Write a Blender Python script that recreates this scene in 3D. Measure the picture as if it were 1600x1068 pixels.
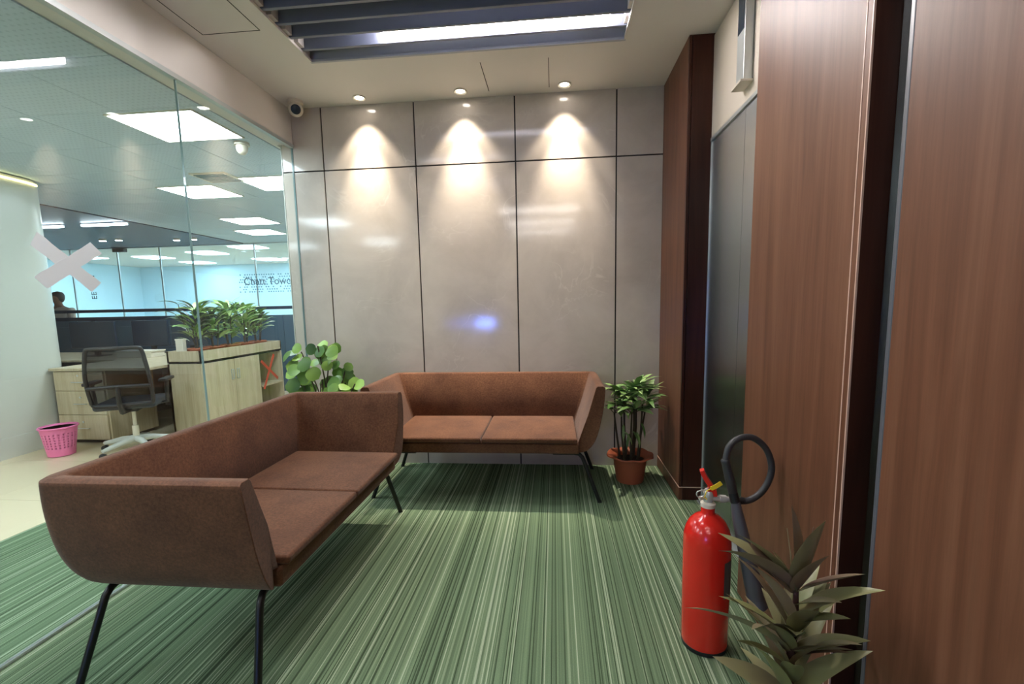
import bpy, bmesh, math, random
from mathutils import Vector, Matrix, Quaternion
random.seed(7)
PI = math.pi
scene = bpy.context.scene
for o in list(bpy.data.objects):
    bpy.data.objects.remove(o, do_unlink=True)
C = scene.collection

# ------------------------------------------------------------------ camera
cam_d = bpy.data.cameras.new('camera'); cam = bpy.data.objects.new('camera', cam_d); C.objects.link(cam)
F_PX, YAW, PITCH, ROLL = 720.65, -0.0952, -0.1188, -0.0205
fw = Vector((math.sin(YAW)*math.cos(PITCH), math.cos(YAW)*math.cos(PITCH), math.sin(PITCH)))
rt = Vector((math.cos(YAW), -math.sin(YAW), 0)); up = rt.cross(fw)
r2 = math.cos(ROLL)*rt + math.sin(ROLL)*up; u2 = -math.sin(ROLL)*rt + math.cos(ROLL)*up
M = Matrix((r2, u2, -fw)).transposed().to_4x4(); M.translation = Vector((0.2875, -3.6765, 1.3168))
cam.matrix_world = M
cam_d.sensor_fit = 'HORIZONTAL'; cam_d.sensor_width = 36.0; cam_d.lens = F_PX/1600*36.0
cam_d.shift_x = 1.1/1600; cam_d.shift_y = 26.6/1600
cam_d.clip_start = 0.02; cam_d.clip_end = 100
scene.camera = cam

# ------------------------------------------------------------------ world, exposure, light levels
w = bpy.data.worlds.new('world'); scene.world = w; w.use_nodes = True
w.node_tree.nodes['Background'].inputs[0].default_value = (0.8, 0.85, 0.9, 1)
w.node_tree.nodes['Background'].inputs[1].default_value = 0.15
scene.view_settings.view_transform = 'Standard'; scene.view_settings.look = 'None'
scene.view_settings.gamma = 1.0; scene.view_settings.use_curve_mapping = False
scene.view_settings.exposure = 0.85
scene.cycles.max_bounces = 8; scene.cycles.caustics_reflective = False; scene.cycles.caustics_refractive = False; scene.cycles.sample_clamp_indirect = 8
LED_LOBBY = 125.0
LED_REAR = 13.0        # linear LED strips in the lobby ceiling
PANEL_OFFICE = 17.0      # square LED panels in the office ceiling
SPOT_W = 17.0           # downlights along the tiled wall

# ------------------------------------------------------------------ helpers
def lin(r, g, b):
    f = lambda c: (c/255/12.92) if c/255 <= .04045 else ((c/255+.055)/1.055)**2.4
    return (f(r), f(g), f(b), 1)

def mat(name, col, rough=.5, metal=0, spec=.5, emit=None, estr=0, coat=0, sheen=0, trans=0, alpha=1):
    m = bpy.data.materials.new(name); m.use_nodes = True
    b = m.node_tree.nodes['Principled BSDF']
    b.inputs['Base Color'].default_value = col; b.inputs['Roughness'].default_value = rough
    b.inputs['Metallic'].default_value = metal; b.inputs['Specular IOR Level'].default_value = spec
    b.inputs['Coat Weight'].default_value = coat; b.inputs['Coat Roughness'].default_value = .05
    b.inputs['Sheen Weight'].default_value = sheen
    b.inputs['Transmission Weight'].default_value = trans
    if emit: b.inputs['Emission Color'].default_value = emit; b.inputs['Emission Strength'].default_value = estr
    return m

def nd(m, typ, **kw):
    n = m.node_tree.nodes.new(typ)
    for k, v in kw.items(): setattr(n, k, v)
    return n
def lk(m, a, b): m.node_tree.links.new(a, b)
def bsdf(m): return m.node_tree.nodes['Principled BSDF']

def ramp(m, fac, stops, interp='LINEAR'):
    r = nd(m, 'ShaderNodeValToRGB'); cr = r.color_ramp; cr.interpolation = interp
    while len(cr.elements) < len(stops): cr.elements.new(.5)
    for e, (p, c) in zip(cr.elements, stops): e.position = p; e.color = c
    lk(m, fac, r.inputs[0]); return r.outputs[0]

def coords(m, scale=(1, 1, 1), obj=False):
    if obj:
        t = nd(m, 'ShaderNodeTexCoord'); src = t.outputs['Object']
    else:
        t = nd(m, 'ShaderNodeNewGeometry'); src = t.outputs['Position']
    mp = nd(m, 'ShaderNodeMapping'); mp.inputs['Scale'].default_value = scale
    lk(m, src, mp.inputs['Vector']); return mp.outputs[0]

def noise(m, vec, scale, detail=3, rough=.5, dist=0):
    n = nd(m, 'ShaderNodeTexNoise'); n.inputs['Scale'].default_value = scale
    n.inputs['Detail'].default_value = detail; n.inputs['Roughness'].default_value = rough
    n.inputs['Distortion'].default_value = dist
    lk(m, vec, n.inputs['Vector']); return n.outputs['Fac']

def mixc(m, fac, a, b, blend='MIX'):
    n = nd(m, 'ShaderNodeMix', data_type='RGBA', blend_type=blend)
    for s, v in ((n.inputs[0], fac), (n.inputs[6], a), (n.inputs[7], b)):
        if hasattr(v, 'node'): lk(m, v, s)
        else: s.default_value = v
    return n.outputs[2]

def bump(m, h, strength=.2, dist=.01):
    b = nd(m, 'ShaderNodeBump'); b.inputs['Strength'].default_value = strength; b.inputs['Distance'].default_value = dist
    lk(m, h, b.inputs['Height']); lk(m, b.outputs[0], bsdf(m).inputs['Normal'])

def link(o, parent=None):
    C.objects.link(o)
    if parent is not None:
        o.parent = parent
        o.matrix_parent_inverse = (Matrix.Translation(parent.location) @ parent.rotation_euler.to_matrix().to_4x4()).inverted() if parent.type == 'EMPTY' else Matrix()
    return o

def meshobj(name, verts, faces, m, parent=None, smooth=False, bevel=0, seg=2, angle=40):
    me = bpy.data.meshes.new(name); me.from_pydata([tuple(v) for v in verts], [], faces)
    me.materials.append(m)
    bm = bmesh.new(); bm.from_mesh(me); bmesh.ops.recalc_face_normals(bm, faces=bm.faces); bm.to_mesh(me); bm.free()
    if smooth:
        for p in me.polygons: p.use_smooth = True
    o = bpy.data.objects.new(name, me); link(o, parent)
    if bevel:
        b = o.modifiers.new('bevel', 'BEVEL'); b.width = bevel; b.segments = seg; b.limit_method = 'ANGLE'; b.angle_limit = math.radians(angle)
        b.harden_normals = True
        for p in me.polygons: p.use_smooth = True
    elif smooth:
        me.set_sharp_from_angle(angle=math.radians(50))
    return o

BOXF = [(0, 1, 3, 2), (4, 6, 7, 5), (0, 4, 5, 1), (2, 3, 7, 6), (0, 2, 6, 4), (1, 5, 7, 3)]
def boxv(x0, x1, y0, y1, z0, z1):
    return [(x, y, z) for x in (x0, x1) for y in (y0, y1) for z in (z0, z1)]
def box(name, x0, x1, y0, y1, z0, z1, m, parent=None, bevel=0, seg=2):
    return meshobj(name, boxv(x0, x1, y0, y1, z0, z1), BOXF, m, parent, bevel=bevel, seg=seg)
def boxes(name, lst, m, parent=None, bevel=0):
    V, Fc = [], []
    for b in lst:
        k = len(V); V += boxv(*b); Fc += [tuple(i+k for i in f) for f in BOXF]
    return meshobj(name, V, Fc, m, parent, bevel=bevel)

def tube_geo(pts, rad, segs=10, cap=True):
    pts = [Vector(p) for p in pts]; n = len(pts)
    rad = [rad]*n if not isinstance(rad, (list, tuple)) else rad
    V, Fc = [], []; nrm = None
    for i, p in enumerate(pts):
        t = (pts[min(i+1, n-1)]-pts[max(i-1, 0)]).normalized()
        if nrm is None:
            a = Vector((0, 0, 1)) if abs(t.z) < .9 else Vector((1, 0, 0)); nrm = t.cross(a).normalized()
        else:
            nrm = (nrm - t*nrm.dot(t)).normalized()
        bn = t.cross(nrm)
        for k in range(segs):
            a = 2*PI*k/segs; V.append(p + rad[i]*(math.cos(a)*nrm+math.sin(a)*bn))
    for i in range(n-1):
        for k in range(segs):
            a, b = i*segs+k, i*segs+(k+1) % segs; Fc.append((a, b, b+segs, a+segs))
    if cap: Fc.append(tuple(range(segs))[::-1]); Fc.append(tuple(range((n-1)*segs, n*segs)))
    return V, Fc
def tube(name, pts, rad, m, parent=None, segs=10):
    V, Fc = tube_geo(pts, rad, segs); return meshobj(name, V, Fc, m, parent, smooth=True)

def catmull(pts, n=8):
    P = [Vector(p) for p in pts]; P = [2*P[0]-P[1]]+P+[2*P[-1]-P[-2]]; out = []
    for i in range(1, len(P)-2):
        for k in range(n):
            t = k/n; a, b, c, d = P[i-1:i+3]
            out.append(.5*((2*b)+(c-a)*t+(2*a-5*b+4*c-d)*t*t+(-a+3*b-3*c+d)*t**3))
    out.append(P[-2]); return out

def lathe(name, prof, m, loc=(0, 0, 0), parent=None, segs=32, smooth=True, axis=None):
    V, Fc = [], []; q = Vector((0, 0, 1)).rotation_difference(Vector(axis)) if axis else Quaternion()
    for r, z in prof:
        for k in range(segs):
            a = 2*PI*k/segs; V.append(Vector(loc)+q @ Vector((r*math.cos(a), r*math.sin(a), z)))
    for i in range(len(prof)-1):
        for k in range(segs):
            a, b = i*segs+k, i*segs+(k+1) % segs; Fc.append((a, b, b+segs, a+segs))
    if prof[0][0] > 1e-5: Fc.append(tuple(range(segs)))
    if prof[-1][0] > 1e-5: Fc.append(tuple(range((len(prof)-1)*segs, len(prof)*segs)))
    return meshobj(name, V, Fc, m, parent, smooth=smooth)

def tag(o, label, cat, group=None):
    o['label'] = label; o['category'] = cat
    if group: o['group'] = group
    return o
def thing(name, loc, label, cat, group=None, rz=0):
    o = bpy.data.objects.new(name, None); C.objects.link(o); o.location = loc; o.rotation_euler = (0, 0, rz); o.empty_display_size = .1
    return tag(o, label, cat, group)
def struct(o): o['kind'] = 'structure'; return o
def structure(name, loc=(0, 0, 0)):
    o = bpy.data.objects.new(name, None); C.objects.link(o); o.location = loc; return struct(o)

# ------------------------------------------------------------------ materials
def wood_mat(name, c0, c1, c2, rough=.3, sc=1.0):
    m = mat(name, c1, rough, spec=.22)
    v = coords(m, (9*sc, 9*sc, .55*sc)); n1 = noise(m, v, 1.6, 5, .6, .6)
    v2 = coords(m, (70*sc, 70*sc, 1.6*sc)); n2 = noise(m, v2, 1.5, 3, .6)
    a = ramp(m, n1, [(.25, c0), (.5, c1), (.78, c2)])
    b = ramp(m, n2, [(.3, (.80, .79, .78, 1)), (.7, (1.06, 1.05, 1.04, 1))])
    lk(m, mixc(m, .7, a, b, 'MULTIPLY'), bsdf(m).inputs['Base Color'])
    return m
M_wood = wood_mat('walnut_laminate', lin(86, 54, 39), lin(109, 71, 52), lin(125, 87, 66), .42)
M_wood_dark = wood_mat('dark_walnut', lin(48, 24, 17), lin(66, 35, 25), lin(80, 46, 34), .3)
M_oak = wood_mat('pale_oak', lin(176, 160, 128), lin(196, 182, 152), lin(208, 196, 168), .45, 1.3)
M_wood_line = mat('pale_edge_band', lin(205, 170, 150), .4)

M_tile = mat('grey_marble_tile', lin(165, 158, 150), .09, spec=.5, coat=.0)
v = coords(M_tile, (1, 1, 1)); n1 = noise(M_tile, v, 2.2, 6, .62, .4); n2 = noise(M_tile, v, 2.6, 4, .55, .9)
base = ramp(M_tile, n1, [(.3, lin(182, 172, 160)), (.55, lin(197, 187, 175)), (.78, lin(208, 198, 186))])
vein = ramp(M_tile, n2, [(.485, (0, 0, 0, 1)), (.498, (1, 1, 1, 1)), (.502, (1, 1, 1, 1)), (.515, (0, 0, 0, 1))])
patch = ramp(M_tile, noise(M_tile, v, 1.7, 2), [(.48, (0, 0, 0, 1)), (.7, (.42, .42, .42, 1))])
vf = mixc(M_tile, 1.0, vein, patch, 'MULTIPLY')
lk(M_tile, mixc(M_tile, vf, base, lin(226, 219, 208)), bsdf(M_tile).inputs['Base Color'])
M_groove = mat('black_joint', lin(30, 26, 24), .6)

M_carpet = mat('green_striped_carpet', lin(90, 120, 75), .95, spec=.1)
def stripe(freq, stops, seed):
    sx = nd(M_carpet, 'ShaderNodeSeparateXYZ'); lk(M_carpet, coords(M_carpet), sx.inputs[0])
    ma = nd(M_carpet, 'ShaderNodeMath', operation='MULTIPLY_ADD'); lk(M_carpet, sx.outputs[0], ma.inputs[0]); ma.inputs[1].default_value = freq; ma.inputs[2].default_value = seed
    fl_ = nd(M_carpet, 'ShaderNodeMath', operation='FLOOR'); lk(M_carpet, ma.outputs[0], fl_.inputs[0])
    wn = nd(M_carpet, 'ShaderNodeTexWhiteNoise', noise_dimensions='1D'); lk(M_carpet, fl_.outputs[0], wn.inputs['W'])
    return ramp(M_carpet, wn.outputs['Value'], stops, 'CONSTANT')
s1 = stripe(240, [(0, lin(68, 84, 62)), (.13, lin(100, 120, 92)), (.36, lin(108, 129, 99)), (.62, lin(116, 137, 106)), (.84, lin(134, 153, 122)), (.92, lin(164, 178, 150))], 1000)
s2 = stripe(61, [(0, (.9, .9, .9, 1)), (.35, (1, 1, 1, 1)), (.75, (1.07, 1.06, 1.06, 1))], 500.3)
vv = coords(M_carpet, (300, 300, 300)); sp = ramp(M_carpet, noise(M_carpet, vv, 1.0, 2), [(.3, (.8, .8, .8, 1)), (.7, (1.15, 1.15, 1.15, 1))])
cc = mixc(M_carpet, 1.0, s1, s2, 'MULTIPLY'); cc = mixc(M_carpet, .8, cc, sp, 'MULTIPLY')
lk(M_carpet, cc, bsdf(M_carpet).inputs['Base Color'])
bump(M_carpet, noise(M_carpet, vv, 1.0, 2), .35, .004)

M_sofa = mat('rust_brown_fabric', lin(120, 70, 48), .9, spec=.15, sheen=.15)
v = coords(M_sofa, (1, 1, 1)); n1 = noise(M_sofa, v, 5, 4, .6); n2 = noise(M_sofa, v, 95, 4, .75); n3 = noise(M_sofa, v, 420, 2, .6)
a = ramp(M_sofa, n1, [(.3, lin(88, 57, 40)), (.7, lin(113, 76, 53))])
b = ramp(M_sofa, n2, [(.34, (.62, .6, .58, 1)), (.5, (.95, .95, .95, 1)), (.68, (1.35, 1.36, 1.38, 1))])
lk(M_sofa, mixc(M_sofa, .8, a, b, 'MULTIPLY'), bsdf(M_sofa).inputs['Base Color'])
bump(M_sofa, n3, .3, .003)

M_white = mat('white_ceiling_paint', lin(222, 217, 212), .8)
M_header = mat('cream_header_panel', lin(214, 204, 190), .45)
M_coffer = mat('slate_grey_baffle', lin(122, 126, 140), .5)
M_coffer_l = mat('grey_coffer_lip', lin(176, 178, 184), .6)
M_black = mat('black_powder_coat', lin(16, 17, 16), .35)
M_blackp = mat('black_plastic', lin(26, 28, 30), .45)
M_gap = mat('shadow_gap', lin(70, 66, 62), .8)
M_steel = mat('brushed_steel', lin(176, 180, 182), .22, metal=1)
bs = bsdf(M_steel); bs.inputs['Anisotropic'].default_value = .9; bs.inputs['Anisotropic Rotation'].default_value = 0; bs.inputs['Roughness'].default_value = .27
tg = nd(M_steel, 'ShaderNodeTangent', direction_type='RADIAL', axis='Z'); lk(M_steel, tg.outputs[0], bs.inputs['Tangent'])
M_chrome = mat('chrome', lin(222, 222, 216), .25, metal=.55)
M_alu = mat('aluminium', lin(200, 206, 206), .3, metal=.6)
M_red = mat('red_gloss_paint', lin(224, 36, 26), .22, coat=.5)
M_redp = mat('red_plastic', lin(225, 40, 28), .4)
M_yellow = mat('yellow_tag', lin(235, 200, 30), .5)
M_rubber = mat('black_rubber', lin(52, 52, 54), .45)
M_label = mat('printed_label', lin(90, 86, 80), .5)
M_terra = mat('terracotta', lin(168, 90, 60), .55)
M_soil = mat('potting_soil', lin(48, 36, 28), .95)
M_stem = mat('cane_stem', lin(70, 62, 45), .7)
M_pink = mat('pink_plastic', lin(244, 128, 178), .4)
M_floor_t = mat('cream_vitrified_tile', lin(220, 205, 172), .2)
M_wallpaint = mat('pale_wall_paint', lin(200, 202, 192), .3)
M_tape = mat('white_paper_tape', lin(206, 214, 218), .7)
M_redtape = mat('red_tape', lin(208, 100, 78), .6)
M_navy = mat('navy_ceiling', lin(24, 42, 66), .45, spec=.2)
M_screen = mat('dark_screen', lin(30, 46, 62), .2)
M_divider = mat('slate_divider', lin(52, 84, 104), .5)
M_bluewall = mat('pale_blue_wall', lin(208, 234, 247), .6)
M_bluepanel = mat('bright_blue_panel', lin(20, 110, 215), .5)
M_skin = mat('skin', lin(120, 82, 62), .6)
M_hair = mat('black_hair', lin(22, 20, 20), .6)
M_shirt = mat('beige_shirt', lin(176, 160, 148), .85)
M_trouser = mat('dark_trousers', lin(40, 42, 50), .85)
M_cream = mat('cream_plastic', lin(222, 214, 196), .4)
M_rug = mat('pink_rug', lin(205, 95, 120), .9)
M_signtext = mat('dark_teal_vinyl', lin(52, 98, 122), .5)
M_frost = mat('frosted_film', lin(84, 140, 172), .6)

def emis(name, col, s):
    m = bpy.data.materials.new(name); m.use_nodes = True; nt = m.node_tree; nt.nodes.remove(nt.nodes['Principled BSDF'])
    e = nt.nodes.new('ShaderNodeEmission'); e.inputs[0].default_value = col; e.inputs[1].default_value = s
    nt.links.new(e.outputs[0], nt.nodes['Material Output'].inputs[0]); return m
M_led = emis('warm_led', (1, .93, .90, 1), LED_LOBBY)
M_led_rear = emis('warm_led_rear', (1, .94, .9, 1), LED_REAR)
M_led_mid = emis('warm_led_mid', (1, .95, .93, 1), LED_LOBBY*.75)
M_panel = emis('cool_led_panel', (.82, .94, 1, 1), PANEL_OFFICE)
M_lens = emis('downlight_lens', (1, .93, .84, 1), 14)
M_cove = emis('yellow_cove_led', (1, .85, .35, 1), 2.0)
M_blueled = emis('blue_display', (.12, .25, 1, 1), 45)

def glass_mat(name, tint, refl=1.0):
    m = bpy.data.materials.new(name); m.use_nodes = True; nt = m.node_tree; nt.nodes.remove(nt.nodes['Principled BSDF'])
    t = nt.nodes.new('ShaderNodeBsdfTransparent'); t.inputs[0].default_value = tint
    g = nt.nodes.new('ShaderNodeBsdfGlossy'); g.inputs['Roughness'].default_value = 0.0; g.inputs[0].default_value = (refl, refl, refl, 1)
    lw = nt.nodes.new('ShaderNodeLayerWeight'); lw.inputs[0].default_value = .5
    pw = nt.nodes.new('ShaderNodeMath'); pw.operation = 'POWER'; pw.inputs[1].default_value = 5
    f = nt.nodes.new('ShaderNodeMath'); f.operation = 'MULTIPLY_ADD'; f.inputs[1].default_value = .96; f.inputs[2].default_value = .04
    nt.links.new(lw.outputs['Facing'], pw.inputs[0]); nt.links.new(pw.outputs[0], f.inputs[0])
    mx = nt.nodes.new('ShaderNodeMixShader')
    nt.links.new(f.outputs[0], mx.inputs[0]); nt.links.new(t.outputs[0], mx.inputs[1]); nt.links.new(g.outputs[0], mx.inputs[2])
    nt.links.new(mx.outputs[0], nt.nodes['Material Output'].inputs[0]); return m
M_glass = glass_mat('clear_glass', (.94, .97, .975, 1))
M_glass_far = glass_mat('blue_tinted_glass', (.84, .955, 1.0, 1))
M_glass_edge = mat('glass_edge', lin(150, 178, 178), .2)

def leaf_mat(name, c0, c1, rough=.4, sc=6):
    m = mat(name, c0, rough)
    t = nd(m, 'ShaderNodeObjectInfo'); n = noise(m, coords(m), sc, 2)
    ad = nd(m, 'ShaderNodeMath', operation='ADD'); lk(m, t.outputs['Random'], ad.inputs[0]); lk(m, n, ad.inputs[1])
    ml = nd(m, 'ShaderNodeMath', operation='MULTIPLY'); lk(m, ad.outputs[0], ml.inputs[0]); ml.inputs[1].default_value = .5
    lk(m, ramp(m, ml.outputs[0], [(.25, c0), (.75, c1)]), bsdf(m).inputs['Base Color'])
    return m
M_leaf_round = leaf_mat('round_leaf_green', lin(58, 98, 32), lin(128, 168, 74), .4)
M_leaf_palm = leaf_mat('palm_leaf_green', lin(84, 126, 62), lin(164, 196, 124), .4)
M_leaf_ti = leaf_mat('bronze_leaf', lin(128, 104, 92), lin(136, 140, 92), .35)
M_leaf_off = leaf_mat('office_leaf_green', lin(110, 160, 80), lin(192, 218, 142), .4)
M_leaf_dark = leaf_mat('dark_leaf', lin(30, 62, 52), lin(60, 96, 76), .4)

# ------------------------------------------------------------------ setting: key measures (metres)
H = 2.879; XR = 1.10; XE = 1.242; YC = -.6456; YN = -1.639; XG = -1.788; XL = -1.873; ZD = 2.287; ZG = 2.597
J = [XL, -1.5315, -.7824, 0.0, .7599, XR]
YB = -7.6               # wall behind the camera
OC = 2.62               # office ceiling
OX0, OY1 = -12.0, 9.2  # office far sides
# floors
fl = struct(box('floor', -2.95, XE+.2, YB, 0.02, -.1, 0, M_carpet))
fo = structure('floor_office')
tile = .8
box('slab', OX0, -2.95, YB, OY1, -.1, -.012, M_gap, fo)
box('slab', -2.95, XL+.05, .02, OY1, -.1, -.012, M_gap, fo)
tx0, ty0 = -2.953, -.87
big = []
for i in range(-1, 12):
    for j in range(-9, 13):
        x1 = tx0 - i*tile; x0 = x1-tile; y0 = ty0+j*tile; y1 = y0+tile
        if i == -1:
            x0 = -2.95; x1 = XL+.05; y0 = max(y0, .024)
            if y1 < .1: continue
        y1 = min(y1, OY1); y0 = max(y0, YB)
        if y1-y0 < .05 or x1 < OX0: continue
        b = (max(x0, OX0)+.0015, x1-.0015, y0+.0015, y1-.0015, -.012, 0)
        if i < 4 and -2 <= j <= 3: box('floor_tile', *b, M_floor_t, fo)
        else: big.append(b)
o = boxes('floor_tile_field', big, M_floor_t, fo); o['kind'] = 'stuff'

# back wall of marble tiles
wb = structure('wall_back')
box('wall_core', XL-.005, XE+.25, .012, .15, 0, H, M_groove, wb)
for r, (z0, z1) in enumerate(((0, 2.4), (2.4, H))):
    for i in range(5):
        g = .0055
        box('marble_panel', J[i]+(0 if i == 0 else g), J[i+1]-(0 if i == 4 else g), 0, .0125,
            z0+(g if r else 0), z1-(0 if r else g), M_tile, wb)
# end face of the wall beyond the glass
box('wall_end', XL-.012, XL-.004, .0, .15, 0, H, M_wallpaint, wb)

# ceiling with coffer
CX0, CX1, CY1, CY0 = -1.255, .728, -.634, -3.2
ce = struct(boxes('ceiling', [(XG-.05, CX0, YB, .15, H, H+.06), (CX1, XE+.25, YB, .15, H, H+.06),
                       (CX0, CX1, CY1, .15, H, H+.06), (CX0, CX1, YB, CY0, H, H+.06)], M_white))
boxes('coffer_shell', [(CX0-.02, CX1+.02, CY0-.02, CY1+.02, 3.10, 3.12), (CX0-.02, CX0, CY0, CY1, H+.06, 3.1), (CX1, CX1+.02, CY0, CY1, H+.06, 3.1),
                       (CX0-.02, CX1+.02, CY0-.02, CY0, H+.06, 3.1)], M_coffer, ce)
box('coffer_back_fascia', CX0, CX1, CY1-.012, CY1+.02, H+.004, 3.1, M_coffer_l, ce)
box('coffer_lip', CX0, CX1, CY1-.02, CY1, H-.004, H+.012, M_coffer_l, ce, bevel=.002)
box('coffer_lip', CX0, CX0+.012, CY0, CY1-.02, H-.004, H+.012, M_white, ce)
box('coffer_lip', CX1-.012, CX1, CY0, CY1-.02, H-.004, H+.012, M_white, ce)
ys = []
k = 0
while True:
    y = -.768-.133*k; k += 1
    if y < CY0+.05: break
    ys.append(y)
    b = box('baffle_slat', CX0+.004, CX1-.004, y, y+.022, H+.012, H+.15, M_coffer, ce, bevel=.003)
    if k <= 5:
        box('end_bracket', CX0+.003, CX0+.03, y-.07, y-.004, H+.02, H+.10, M_white, b)
        box('end_bracket', CX1-.03, CX1-.003, y-.07, y-.004, H+.02, H+.10, M_white, b)
for (a0, a1, b0, b1) in ((-1.70, -1.355, -1.42, -1.012), (-.18, .263, -.50, -.09)):
    t = .0025
    ed = [(a0-t, a0+t, b0, b1), (a1-t, a1+t, b0, b1)]
    if a0 < -1: ed += [(a0, a1, b1-t, b1+t), (a0, a1, b0-t, b0+t)]
    for bb in ed:
        box('hatch_gap', *bb, H-.0012, H+.002, M_gap, ce)
# left bulkhead over the glass
bh = struct(box('trim_1', XG-.14, XG+.012, YB, -.0005, ZG+.012, H-.0005, M_white, bevel=.004))
box('glass_channel', XG-.018, XG+.018, YB, -.002, ZG-.014, ZG+.0125, M_alu, bh)
# bottom channel
tr = struct(box('trim_2', XG-.0085, XG+.0085, YB, -.002, 0.0, .012, M_alu))
# rear wall and its display
wf = struct(box('wall_front', OX0, XE+.3, YB-.15, YB, 0, H+.1, M_wallpaint))
box('information_display', -1.63, -1.20, YB+.002, YB+.03, .79, .94, M_blueled, wf)
# right wall: backing, wood panels, headers, lift doors
wr = structure('wall_right')
box('wall_core', XE+.12, XE+.25, YB, .012, 0, H, M_gap, wr)
def wood_block(y0, y1, rev=False):
    p = box('wood_panel', XR, XE+.12, y0, y1, 0, H, M_wood, wr, bevel=.002)
    return p
# far column: front-facing reveal is darker veneer
col = box('wood_panel', XR, XR+.02, YC+.02, -.0005, .088, H, M_wood, wr, bevel=.0015)
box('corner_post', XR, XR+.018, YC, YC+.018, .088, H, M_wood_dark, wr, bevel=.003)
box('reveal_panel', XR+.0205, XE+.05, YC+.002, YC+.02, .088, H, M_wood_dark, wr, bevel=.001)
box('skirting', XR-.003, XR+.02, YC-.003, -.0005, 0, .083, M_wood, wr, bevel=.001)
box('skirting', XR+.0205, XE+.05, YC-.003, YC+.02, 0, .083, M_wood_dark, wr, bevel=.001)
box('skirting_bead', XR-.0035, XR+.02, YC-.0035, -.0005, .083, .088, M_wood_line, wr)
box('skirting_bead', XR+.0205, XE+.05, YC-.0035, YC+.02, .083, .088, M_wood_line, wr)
# middle panel between the lift and the niche
box('wood_panel', XR, XE+.12, -2.302, YN, 0, H, M_wood, wr, bevel=.002)
box('edge_bead', XR-.001, XR+.004, -2.3065, -2.3025, 0, H, M_wood_line, wr)
box('wood_panel', XR, XR+.05, -2.3285, -2.3065, 0, H, M_wood, wr)
box('edge_bead', XR-.001, XR+.004, -2.3325, -2.3285, 0, H, M_wood_line, wr)
box('reveal_panel', XR+.004, XR+.12, -2.332, -2.3285, 0, H, M_wood_dark, wr)
box('niche_plate', XR+.068, XR+.08, -2.60, -2.334, 0, H, M_steel, wr)
box('edge_trim', XR+.002, XR+.05, -2.475, -2.455, 0, H, mat('graphite_edge', lin(84, 86, 94), .35), wr, bevel=.006)
box('wood_panel', XR, XE+.12, YB, -2.475, 0, H, M_wood, wr, bevel=.004)
# lift recess
box('header_panel', XE, XE+.12, YN+.0005, YC, ZD, H-.012, M_header, wr)
box('header_gap', XE+.01, XE+.12, YN+.0005, YC, H-.012, H, M_groove, wr)
box('header_lip', XE-.004, XE+.12, YN+.0005, YC, ZD-.02, ZD, M_alu, wr)
d1 = structure('door_1', (XE+.03, -1.14, 0))
box('door_leaf', XE+.006, XE+.04, -1.14, YC-.006, .005, ZD-.02, M_steel, d1)
box('door_leaf', XE+.006, XE+.04, YN+.002, -1.143, .005, ZD-.02, M_steel, d1)
box('jamb', XE-.002, XE+.04, YC-.006, YC-.0005, 0, ZD-.02, M_alu, d1)
box('sill', XE-.03, XE+.06, YN+.002, YC-.012, 0, .006, M_alu, d1)

# glass partition
gp = structure('window_1', (XG, -.1, 0))
for (a0, a1) in ((-1.146, -.004), (-2.9, -1.150), (-4.6, -2.904)):
    pn = box('glass_pane', XG-.006, XG+.006, a0, a1, .012, ZG-.012, M_glass, gp)
box('glass_joint', XG-.0065, XG+.0065, -1.1492, -1.1468, .012, ZG-.012, M_glass_edge, gp)
box('glass_joint', XG-.0065, XG+.0065, -2.9045, -2.8995, .012, ZG-.012, M_glass_edge, gp)
box('edge_seal', XG-.007, XG+.007, -.004, -.0005, .012, ZG-.012, M_glass_edge, gp)

struct(box('added_wall_left', XG-.07, XG+.07, YB, -4.605, .0125, ZG-.0145, M_wallpaint))  # unseen section in place of glass, added to stop a mirrored display
# ------------------------------------------------------------------ office shell
oc = structure('ceiling_office')
box('ceiling_field', -5.8, XG-.14, YB, OY1, OC, OC+.05, M_white, oc)
M_perf = mat('perforated_ceiling_tile', lin(190, 202, 206), .8)
vv = coords(M_perf, (1, 1, 1)); wv = nd(M_perf, 'ShaderNodeTexVoronoi'); wv.inputs['Scale'].default_value = 28; wv.inputs['Randomness'].default_value = 0
lk(M_perf, vv, wv.inputs['Vector'])
lk(M_perf, ramp(M_perf, wv.outputs['Distance'], [(.16, lin(176, 194, 210)), (.3, lin(196, 212, 226))]), bsdf(M_perf).inputs['Base Color'])
panels = [(-2.353, -.465), (-3.57, 1.25), (-4.17, 2.95), (-4.66, 3.92), (-6.12, 5.70), (-4.35, 6.4), (-3.9, -1.9), (-5.1, -.5), (-3.2, -3.3), (-5.0, -3.6), (-3.2, -5.6), (-5.0, -5.8), (-2.55, 1.05), (-5.2, 7.9), (-7.6, 6.4), (-7.2, 8.1), (-9.4, 6.9), (-9.4, 8.3), (-3.6, 8.1), (-10.8, 6.5), (-2.8, 6.4)]
def near_panel(x, y):
    return any(abs(x-px) < .55 and abs(y-py) < .55 for px, py in panels)
pf = []
tl = .6
for i in range(0, 7):
    for j in range(-8, 10):
        x1 = -1.95-i*tl; x0 = x1-tl; y0 = -.765+(j)*tl; y1 = y0+tl
        b = (max(x0, -5.79)+.002, x1-.002, y0+.002, y1-.002, OC-.008, OC)
        if b[1]-b[0] < .05: continue
        if -1 <= j <= 6: box('ceiling_tile', *b, M_perf, oc)
        else: pf.append(b)
o = boxes('ceiling_tile_field', pf, M_perf, oc); o['kind'] = 'stuff'
box('navy_ceiling', OX0, -5.8, YB, 5.1, OC-.02, OC+.05, M_navy, oc)
box('ceiling_field', OX0, -5.8, 5.1, OY1, OC, OC+.05, M_white, oc)
struct(box('wall_office_left', OX0-.1, OX0, YB, OY1, 0, OC+.05, M_bluewall))
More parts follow.
